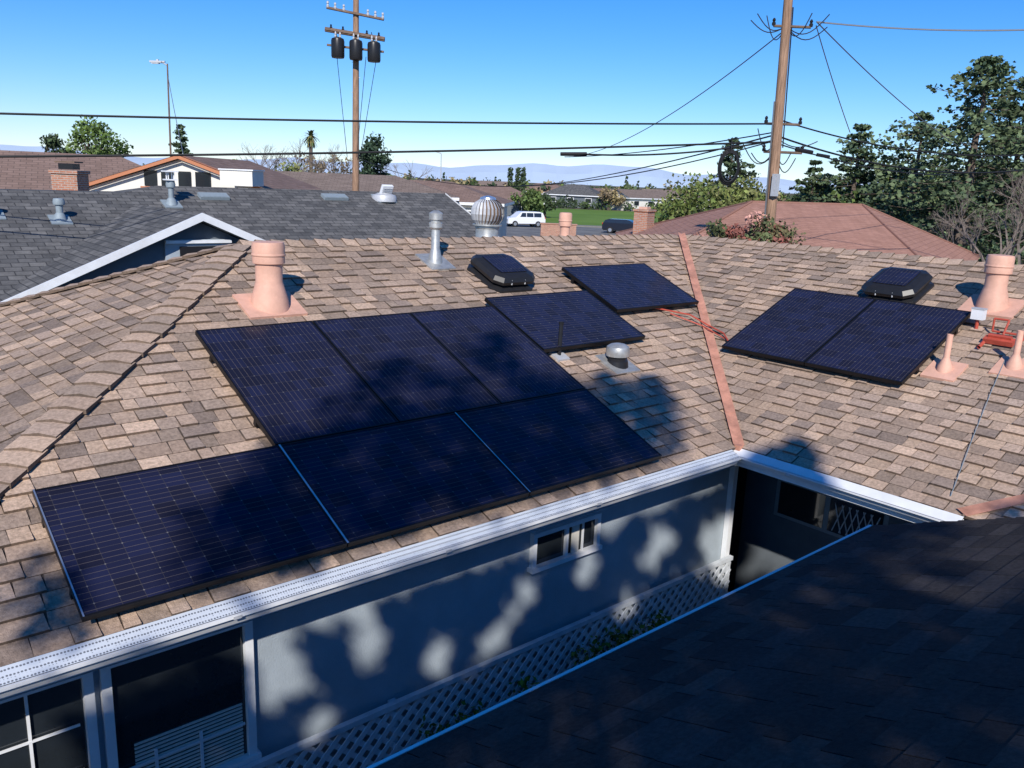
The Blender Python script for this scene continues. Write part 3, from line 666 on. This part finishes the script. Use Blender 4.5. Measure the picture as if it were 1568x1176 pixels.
def broad(name,D,a,zt,wd,cols,seed,n=26,per=90,leaf=.3,zb=None,hgt=None):
    rng=random.Random(seed); mb=MB(); c=S(D,a,GZ); zb=GZ+1.5 if zb is None else zb; H=zt-zb; fork=V((c.x,c.y,zb+H*.15))
    limb(mb,c,fork,wd*.05+.05,wd*.035+.03,'bark',rng)
    cl=[]
    for i in range(n):
        th=rng.uniform(0,6.28); h=rng.uniform(0,1); rr_=wd/2*math.sqrt(max(.05,1-(2*h-.9)**2))*rng.uniform(.35,.9)
        p=V((c.x+rr_*math.cos(th),c.y+rr_*math.sin(th),zb+H*(.08+.84*h))); r=wd*rng.uniform(.11,.2); cl.append((p,r))
        if i%3==0: limb(mb,fork,p,wd*.02+.02,.015,'bark',rng,3)
    leaves(mb,cl,per,leaf,rng,cols); return mb.build(name)
def conifer(name,D,a,zt,wd,cols,seed,levels=16,per=14,leaf=.3,zb=None,droop=.1,pw=.75,pr_=.095,step=.085,flat=.33,zj=.3,skip=.12):
    rng=random.Random(seed); mb=MB(); c=S(D,a,GZ); top=V((c.x,c.y,zt)); limb(mb,c,top,wd*.03+.07,.03,'bark',rng,6,.02); zb=GZ+1.5 if zb is None else zb
    for i in range(levels):
        t=i/(levels-1); z=zb+(zt-zb)*t; L=wd/2*(1-t)**pw*rng.uniform(.7,1.1)+.2
        nb=rng.randint(5,8)
        for j in range(nb):
            th=rng.uniform(0,6.28); l=L*rng.uniform(.45,1.2); s_=V((c.x,c.y,z+rng.uniform(-zj,zj)*(1-t))); e=V((c.x+l*math.cos(th),c.y+l*math.sin(th),s_.z-l*rng.uniform(-.25,droop*2.5)))
            mb.tube(s_,e,.02+.02*(1-t),.01,'bark',4)
            m=max(2,int(l/(wd*step)))
            for k in range(1,m+1):
                if rng.random()<skip: continue
                p=s_.lerp(e,k/m*.95+.05); leaves(mb,[(p,wd*pr_*(1.15-.4*k/m)*(1-.4*t)*rng.uniform(.7,1.2))],per,leaf,rng,cols,flat=flat)
    return mb.build(name)
def bare(name,D,a,zt,wd,seed,k='bare',zb=GZ,depth=6,r0=.14):
    rng=random.Random(seed); mb=MB(); c=S(D,a,zb)
    def rec(p,d,L,r,n):
        q=p+d*L; mb.tube(p,q,r,r*.68,k,4)
        if n==0: return
        for _ in range(rng.choice((2,3,3))):
            nd=(d+V((rng.gauss(0,.45),rng.gauss(0,.45),rng.gauss(.05,.25)))).normalized(); rec(q,nd,L*rng.uniform(.62,.85),r*.6,n-1)
    H=zt-zb; rec(c,V((0,0,1)),H*.27,r0,depth); return mb.build(name)
conifer("cedar_tree",46,.520,ZB(46,.152),12,BLUEG,1,levels=24,per=25,leaf=.27,zb=GZ+1.6,pw=.42,pr_=.105,flat=.42,zj=.5)
conifer("cedar_tree",50,.62,ZB(50,.158),12,BLUEG,2,levels=20,per=24,leaf=.30,zb=GZ+1.5,pw=.45,pr_=.11,flat=.42,zj=.5)
conifer("cedar_tree",53,.570,ZB(53,.128),10,DARK,6,levels=18,per=22,leaf=.30,pw=.45,pr_=.12,flat=.42,zj=.5)
conifer("cedar_tree",58,.388,ZB(58,.076),8.5,BLUEG,3,levels=16,per=20,leaf=.30,pr_=.115,flat=.42,zj=.4)
conifer("cedar_tree",62,.340,ZB(62,.035),6,DARK,4,levels=12,per=14,leaf=.32,pr_=.11)
conifer("cedar_tree",54,.457,ZB(54,.090),9.5,BLUEG,5,levels=17,per=20,leaf=.30,pw=.55,pr_=.11,flat=.42,zj=.4)
broad("shade_tree_row",60,.46,ZB(60,.025),14,GREEN,55,n=54,per=90,leaf=.40)
broad("shade_tree_row",64,.40,ZB(64,.016),12,BLUEG,56,n=44,per=90,leaf=.40)
broad("shade_tree_row",66,.345,ZB(66,.010),8,GREEN,57,n=30,per=90,leaf=.38)
broad("shade_tree_row",60,.54,ZB(60,.03),12,DARK,58,n=44,per=90,leaf=.40)
bare("bare_tree",36,.565,ZB(36,.045),6,7,depth=6,r0=.13); bare("bare_tree",38,.53,ZB(38,.02),5,8,depth=6,r0=.11); bare("bare_tree",34,.60,ZB(34,.07),6,9,depth=6,r0=.13); bare("bare_tree",40,.58,ZB(40,.06),6,10,depth=6,r0=.13)
broad("willow_tree",62,.215,ZB(62,.008),8.5,YG,21,n=40,per=110,leaf=.30,zb=GZ+.6)
broad("willow_tree",66,.262,ZB(66,.012),6,YG,22,n=28,per=90,leaf=.32,zb=GZ+.6)
conifer("pine_tree",80,.243,ZB(80,.056),6.5,DARK,23,levels=11,per=18,leaf=.34,zb=1.0,pr_=.13,flat=.5)
broad("flowering_shrub",18,.285,ZB(18,-.020),1.9,REDL,24,n=40,per=170,leaf=.085,zb=-.4)
broad("flowering_shrub",18,.245,ZB(18,-.026),1.7,REDL,25,n=32,per=170,leaf=.085,zb=-.4)
broad("leafy_tree",72,-.495,ZB(72,.055),6.2,[(.11,.17,.04),(.08,.13,.03),(.14,.2,.06)],31,n=48,per=120,leaf=.28)
broad("leafy_tree",76,-.545,ZB(76,.032),4.5,DARK,32,n=28,per=90,leaf=.32)
conifer("pine_tree",80,-.395,ZB(80,.046),3.4,DARK,33,levels=14,per=18,leaf=.26,pr_=.16,flat=.7)
broad("dark_tree",75,-.170,ZB(75,.047),4.2,[(.03,.055,.03),(.04,.07,.035)],34,n=36,per=100,leaf=.28)
broad("leafy_tree",70,-.27,ZB(70,.014),5,YG,35,n=18,per=40,leaf=.3); broad("leafy_tree",78,-.33,ZB(78,.012),4.5,YG,36,n=18,per=60,leaf=.3)
broad("leafy_tree",118,.012,ZB(118,-.012),5.5,GREEN,37,n=30,per=70,leaf=.4); broad("leafy_tree",125,.030,ZB(125,-.016),4.5,DARK,38,n=24,per=60,leaf=.4); broad("leafy_tree",180,.105,ZB(180,-.006),7,TAN,39,n=20,per=50,leaf=.5)
for i,(a,b) in enumerate(((-.30,.036),(-.285,.03),(-.265,.036),(-.225,.036),(-.212,.04),(-.15,.03),(-.60,.022),(-.57,.018),(-.62,.02),(-.24,.03))):
    bare("bare_tree",82+i,a,ZB(84,b+.006),5,40+i,depth=5,r0=.14)
for i,(a,b) in enumerate(((-.25,.022),(-.215,.026),(-.235,.014))): broad("tan_tree",88,a,ZB(88,b),4.5,TAN,60+i,n=16,per=40,leaf=.3)
rng=random.Random(3); mb=MB(); c=S(95,-.244,GZ); t=P3(95,-.244,.042); limb(mb,c,t,.25,.2,'bark',rng,5,.01)
for i in range(60):
    th=rng.uniform(0,6.28); el=rng.uniform(-1.2,1.2); d=V((math.cos(th)*math.cos(el),math.sin(th)*math.cos(el),math.sin(el))); prev=t
    for k in range(1,5):
        q=t+d*(.27*k)-V((0,0,.04*k*k*.6)); sd=d.cross(V((0,0,1))).normalized()*.2*(1-k/6)
        mb.face([prev-sd,prev+sd,q+sd*.8,q-sd*.8],'leaf',col=(.14*rng.uniform(.6,1.3),.14,.05)); prev=q
mb.build("palm_tree")
mb=MB(); rng=random.Random(77)
for i in range(460):
    near=i%3==0
    D=rng.uniform(195,260) if near else rng.uniform(240,520); a=rng.uniform(-.45,.3) if near else rng.uniform(-.72,.72); h=rng.uniform(3.5,6.5) if near else rng.uniform(4,8.5); c=S(D,a,GZ+h*.45); col=rng.choice([GREEN,DARK,DARK,TAN,YG])
    leaves(mb,[(c+V((0,0,rng.uniform(-1,2))),h*.33),(c+V((rng.uniform(-2,2),rng.uniform(-2,2),-h*.1)),h*.36)],34,1.1,rng,col)
for i in range(8):
    D=rng.uniform(260,420); a=rng.uniform(-.15,.16); h=rng.uniform(6,10); c=S(D,a,GZ)
    for k in range(6): leaves(mb,[(c+V((0,0,h*(.15+.15*k))),h*.09*(1.3-k*.15))],14,1.0,rng,DARK)
mb.build("distant_tree_row")
mb=MB()
for a in (-.012,-.003,.003): 
    c=S(150,a,GZ); 
    for k in range(10): leaves(mb,[(c+V((0,0,.5+k*.72)),.75-.03*k)],40,.5,rng,DARK)
mb.build("cypress_trees")
mb=MB()
for i in range(80):
    D=rng.uniform(176,186); a=rng.uniform(.0,.25); c=S(D,a,GZ+.8); leaves(mb,[(c,rng.uniform(.8,2.0))],30,.6,rng,rng.choice([GREEN,DARK]))
mb.build("hedge_row")
mb=MB(); rng=random.Random(12)
for i in range(70):
    x=rng.choice((-3.3,-3.0,-2.7,-1.7,-1.4,-1.1,-.9))+rng.uniform(-.25,.25); leaves(mb,[(V((x,.15+rng.uniform(-.1,.1),GZ+rng.uniform(.1,.95))),.14)],40,.05,rng,[(.08,.15,.02),(.05,.1,.02),(.16,.2,.03)])
for x in (-2.8,-1.2,0): mb.tube((x,.15,GZ),(x+.05,.15,GZ+.7),.01,.006,'bark',5)
mb.build("climbing_plants")
# big shade tree standing behind the viewer (casts the dappled shade)
mb=MB(); rng=random.Random(4); cl=[]
nh_=V((.72,-.69,0)); hh_=V((.69,.72,0)); EL=rad(34)
gaps=[(.08,-.72,.17),(-.15,-.60,.08),(.15,-1.0,.14),(-.75,-.55,.09),(-1.43,-.52,.09),(-2.0,-.54,.09),(-2.25,-.80,.09),(-2.65,-.70,.09),(-3.1,-.42,.09),(-3.6,-.46,.12),(-3.4,-.85,.08),(-1.0,-.95,.08),
 (1.0,-1.80,.13),(1.55,-1.88,.12),(.62,-1.84,.10),(1.3,-2.12,.10),(1.9,-2.05,.10),(.2,-1.76,.08),(1.75,-2.3,.08)]
def add(u,w,r,sp=1.6):
    for gu,gw,gr in gaps:
        if math.hypot(u-gu,(w-gw)*.75)<gr+r*.62: return
    v=w+.536*u; al=-14+rng.uniform(-sp,sp); z=(v-al*math.sin(EL))/math.cos(EL); cl.append((nh_*u+hh_*al+V((0,0,z)),r))
u=-3.75
while u<-.7:
    for w in (.26,.50,.75,.97,1.18):
        if rng.random()<.94: add(u+rng.uniform(-.08,.08),w+rng.uniform(-.05,.05),rng.uniform(.2,.27))
    u+=.2
for (u_,w_,r_) in ((-3.4,1.45,.28),(-3.3,1.75,.26),(-3.2,1.95,.22),(-2.95,1.7,.2),(-2.5,1.95,.3),(-2.3,1.75,.25),(-2.65,1.6,.24),(-2.4,2.15,.2),(-3.9,.6,.25),(-3.6,1.0,.25),(-3.75,.75,.25),(-1.3,1.4,.12),(-.8,.9,.14),(-4.6,.45,.28),(-4.4,.2,.2),(-3.4,.2,.2),(-2.1,1.5,.22),(-1.8,1.35,.2),(-3.1,1.35,.22)): add(u_,w_,r_)
nbig=len(cl)
for i in range(1100): add(rng.uniform(-4.5,.6),rng.uniform(-1.4,-.24),rng.uniform(.08,.15))
for i in range(560):
    u_=rng.uniform(-3.4,3.2); add(u_,rng.uniform(-2.9,-1.35 if u_<1.0 else -1.75),rng.uniform(.12,.26))
leaves(mb,cl[:nbig],105,.1,rng,GREEN); leaves(mb,cl[nbig:],46,.1,rng,GREEN)
cc=V((0,0,0))
for c,r in cl: cc+=c/len(cl)
tb=V((cc.x-.6,cc.y-.4,GZ)); fk=V((cc.x-.3,cc.y-.2,cc.z-2.6)); limb(mb,tb,fk,.28,.2,'bark',rng,5,.05)
for i in range(9):
    limb(mb,fk,cl[int(i*len(cl)/9)][0],.1,.03,'bark',rng,5,.12)
mb.build("shade_tree")
# ---------- vehicles ----------
def car(name,D,a,rot,k,L=4.6,W=1.85,H=1.72):
    c=S(D,a,GZ); T=Matrix.Translation((c.x,c.y,GZ+.02))@Matrix.Rotation(rad(rot),4,'Z'); mb=MB()
    low=[(-L/2,.35),(-L/2,.75),(-L/2+.05,1.0),(-L/2+.95,1.08),(L/2-.15,1.1),(L/2,.9),(L/2,.4)]
    def ext(prof,w1fn,k):
        n=len(prof); A=[T@V((x,-w1fn(z),z)) for x,z in prof]; B=[T@V((x,w1fn(z),z)) for x,z in prof]
        mb.face(A,k); mb.face(B[::-1],k)
        for i in range(n): mb.face([A[i],A[(i+1)%n],B[(i+1)%n],B[i]],k,smooth=False)
    ext(low,lambda z:W/2-.04*abs(z-.7),k)
    cab=[(-L/2+.95,1.08),(-L/2+1.6,H-.08),(-L/2+1.9,H),(L/2-.7,H),(L/2-.3,H-.12),(L/2-.1,1.1)]
    ext(cab,lambda z:W/2-.03-(z-1.08)*.22,k)
    for s in(-1,1):
        for xa,xb in ((-L/2+1.45,-L/2+2.2),(-L/2+2.28,-L/2+3.1),(-L/2+3.18,L/2-.5)):
            y=lambda z:s*(W/2-.025-(z-1.08)*.22+.006); sh=.28 if xa<-L/2+1.5 else 0
            mb.face([T@V((xa,y(1.12),1.12)),T@V((xb,y(1.12),1.12)),T@V((xb,y(H-.14),H-.14)),T@V((xa+sh,y(H-.14),H-.14))],'glassdark')
        for x in(-L/2+.85,L/2-.9):
            Tw=T@Matrix.Translation((x,s*(W/2-.1),.34))@Matrix.Rotation(rad(90),4,'X')
            mb.lathe([(0,-.12),(.34,-.12),(.35,-.08),(.35,.08),(.34,.12),(0,.12)],'rubber',Tw,18); mb.lathe([(0,-.13),(.2,-.13),(.2,.13),(0,.13)],'alum',Tw,14)
        mb.box((-L/2+.02,s*.65,.78),(.08,.35,.16),'lightgrey',T); mb.box((L/2-.0,s*.75,.95),(.06,.15,.3),'signred',T)
    mb.face([T@V((-L/2+1.03,s*.75,1.14)) for s in(-1,1)]+[T@V((-L/2+1.58,s*.66,H-.12)) for s in(1,-1)],'glassdark')
    mb.box((-L/2-.01,0,.7),(.06,.9,.22),'blackp',T); mb.box((0,0,.36),(L-.2,W-.06,.14),'blackp',T)
    return mb.build(name)
car("parked_suv",98,.006,YAW+22,'carwhite')
car("parked_car",92,.125,YAW+160,'cardark',H=1.5)
mb=MB(); p=S(72,.047,0); T=Matrix.Translation(p)@Matrix.Rotation(rad(YAW),4,'Z'); ubox(mb,T,(0,0,GZ+.75),(3.0,.4,1.8),'brick'); ubox(mb,T,(0,0,GZ+1.69),(3.15,.5,.1),'brick'); mb.build("brick_garden_wall")
mb=MB(); c=P3(57,.590,-.044); mb.tube((c.x,c.y,GZ),(c.x,c.y,c.z+.4),.035,.035,'lightgrey',6)
o=[c-fwv*.06+rtv*(.4*math.cos(rad(22.5+45*i)))+V((0,0,.4*math.sin(rad(22.5+45*i)))) for i in range(8)]; mb.face(o,'signred')
o2=[c-fwv*.05+rtv*(.43*math.cos(rad(22.5+45*i)))+V((0,0,.43*math.sin(rad(22.5+45*i)))) for i in range(8)]; mb.face(o2,'white')
for i in range(4):
    q=c-fwv*.07+rtv*(-.21+.14*i); mb.face([q+rtv*-.045+V((0,0,-.1)),q+rtv*.045+V((0,0,-.1)),q+rtv*.045+V((0,0,.1)),q+rtv*-.045+V((0,0,.1))],'white')
mb.build("stop_sign")
def fence(D,a0,a1,h,k='fence',D2=None):
    mb=MB(); A,B=S(D,a0,GZ),S(D2 or D,a1,GZ); L=(B-A).length; n=int(L/.16); d=(B-A)/L; rot=math.atan2(d.y,d.x); rg=random.Random(1)
    for i in range(n):
        p=A+d*(i+.5)*.16; mb.box((0,0,h/2),(.14,.02,h+rg.uniform(-.02,.02)),k,Matrix.Translation(p)@Matrix.Rotation(rot,4,'Z'))
    for i in range(0,n,15): mb.box((0,.06,h/2),(.1,.1,h+.05),k,Matrix.Translation(A+d*i*.16)@Matrix.Rotation(rot,4,'Z'))
    return mb.build("wooden_fence")
fence(50,.40,.53,2.0)
def ground_mat(name,c1,c2,sc_,rough=.95):
    m=bpy.data.materials.new(name); m.use_nodes=True; nt=m.node_tree; b=nt.nodes["Principled BSDF"]; b.inputs["Roughness"].default_value=rough; b.inputs["Specular IOR Level"].default_value=.1
    tc=nt.nodes.new("ShaderNodeTexCoord"); n=nt.nodes.new("ShaderNodeTexNoise"); n.inputs["Scale"].default_value=sc_; n.inputs["Detail"].default_value=8; nt.links.new(tc.outputs["Object"],n.inputs["Vector"])
    r=nt.nodes.new("ShaderNodeValToRGB"); r.color_ramp.elements[0].position=.35; r.color_ramp.elements[1].position=.65; r.color_ramp.elements[0].color=(*c1,1); r.color_ramp.elements[1].color=(*c2,1)
    nt.links.new(n.outputs["Fac"],r.inputs[0]); nt.links.new(r.outputs[0],b.inputs["Base Color"]); return m
M['ground']=ground_mat('ground_mix',(.09,.085,.05),(.16,.14,.1),.08); M['grass']=ground_mat('grass',(.11,.19,.035),(.15,.24,.05),.15); M['road']=ground_mat('asphalt',(.14,.14,.145),(.2,.2,.195),.5)
def sheet(name,pts,z,k):
    mb=MB(); mb.face([(p[0],p[1],z) for p in pts],k); return mb.build(name)
sheet("ground",[(-9000,-9000),(9000,-9000),(9000,9000),(-9000,9000)],GZ,'ground')
sheet("lawn",[S(106,.025),S(106,.22),S(175,.26),S(175,.01)],GZ+.012,'grass')
sheet("road",[S(70,-.3),S(70,.6),S(103,.55),S(103,-.3)],GZ+.008,'road')
mb=MB(); A,B=S(103.3,-.3,GZ+.065),S(103.3,.55,GZ+.065)
T=Matrix.Translation((A+B)/2)@Matrix.Rotation(math.atan2(B.y-A.y,B.x-A.x),4,'Z'); mb.box((0,0,0),((B-A).length,.3,.13),'concrete',T); mb.box((0,1.2,0),((B-A).length,1.6,.12),'concrete',T); mb.build("sidewalk_kerb")
sheet("courtyard_paving",[(-9,-2.2),(1.5,-2.2),(1.5,.42),(-9,.42)],GZ+.006,'soil')
M['hills']=mat('hazy_hills',(.46,.56,.68),1.0,noise=.04,nscale=.0012,spec=0)  # aerial haze mixed into the hills' base colour
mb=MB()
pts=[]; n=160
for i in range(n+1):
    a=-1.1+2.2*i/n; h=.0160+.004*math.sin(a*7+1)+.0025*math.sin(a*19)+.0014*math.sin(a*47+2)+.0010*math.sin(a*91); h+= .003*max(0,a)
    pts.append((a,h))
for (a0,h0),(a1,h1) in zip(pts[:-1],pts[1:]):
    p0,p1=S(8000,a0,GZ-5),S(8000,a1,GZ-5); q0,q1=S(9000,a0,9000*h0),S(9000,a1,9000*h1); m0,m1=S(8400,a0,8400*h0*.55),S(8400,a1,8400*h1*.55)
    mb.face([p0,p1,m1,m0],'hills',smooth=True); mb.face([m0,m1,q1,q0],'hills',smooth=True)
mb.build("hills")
# ---------- light ----------
w=bpy.data.worlds.new("World"); sc.world=w; w.use_nodes=True; nt=w.node_tree; bg=nt.nodes["Background"]
sky=nt.nodes.new("ShaderNodeTexSky"); sky.sky_type='NISHITA'; sky.sun_disc=False; sky.sun_elevation=EL; sky.sun_rotation=math.atan2(-.69,-.72)%(2*math.pi)
sky.air_density=1.0; sky.dust_density=0; sky.ozone_density=6; sky.altitude=0
hs=nt.nodes.new("ShaderNodeHueSaturation"); hs.inputs["Saturation"].default_value=1.22
tn=nt.nodes.new("ShaderNodeMix"); tn.data_type='RGBA'; tn.blend_type='MULTIPLY'; tn.inputs[0].default_value=1; tn.inputs[7].default_value=(.92,.95,1.12,1)
nt.links.new(sky.outputs[0],tn.inputs[6]); nt.links.new(tn.outputs[2],hs.inputs["Color"]); nt.links.new(hs.outputs[0],bg.inputs[0]); bg.inputs[1].default_value=.125
sl=bpy.data.lights.new("sun","SUN"); sl.energy=5; sl.angle=rad(.53); sl.color=(1,.95,.88); so=bpy.data.objects.new("sun",sl); sc.collection.objects.link(so)
dv=V((.69*math.cos(EL),.72*math.cos(EL),-math.sin(EL))); so.rotation_euler=dv.to_track_quat('-Z','Y').to_euler()
# ---------- camera ----------
yaw,pitch,roll=.8507,.2382,.0411
F=V((math.cos(yaw)*math.cos(pitch),math.sin(yaw)*math.cos(pitch),-math.sin(pitch))); r=V((math.sin(yaw),-math.cos(yaw),0)); u=r.cross(F)
R=r*math.cos(roll)+u*math.sin(roll); U=-r*math.sin(roll)+u*math.cos(roll)
cd=bpy.data.cameras.new("camera"); co=bpy.data.objects.new("camera",cd); sc.collection.objects.link(co)
mw=Matrix((( R.x,U.x,-F.x,CX),(R.y,U.y,-F.y,CY),(R.z,U.z,-F.z,CZ),(0,0,0,1))); co.matrix_world=mw
cd.sensor_width=36; cd.lens=36*1276.5/1568; cd.clip_end=30000; cd.clip_start=.05
sc.camera=co
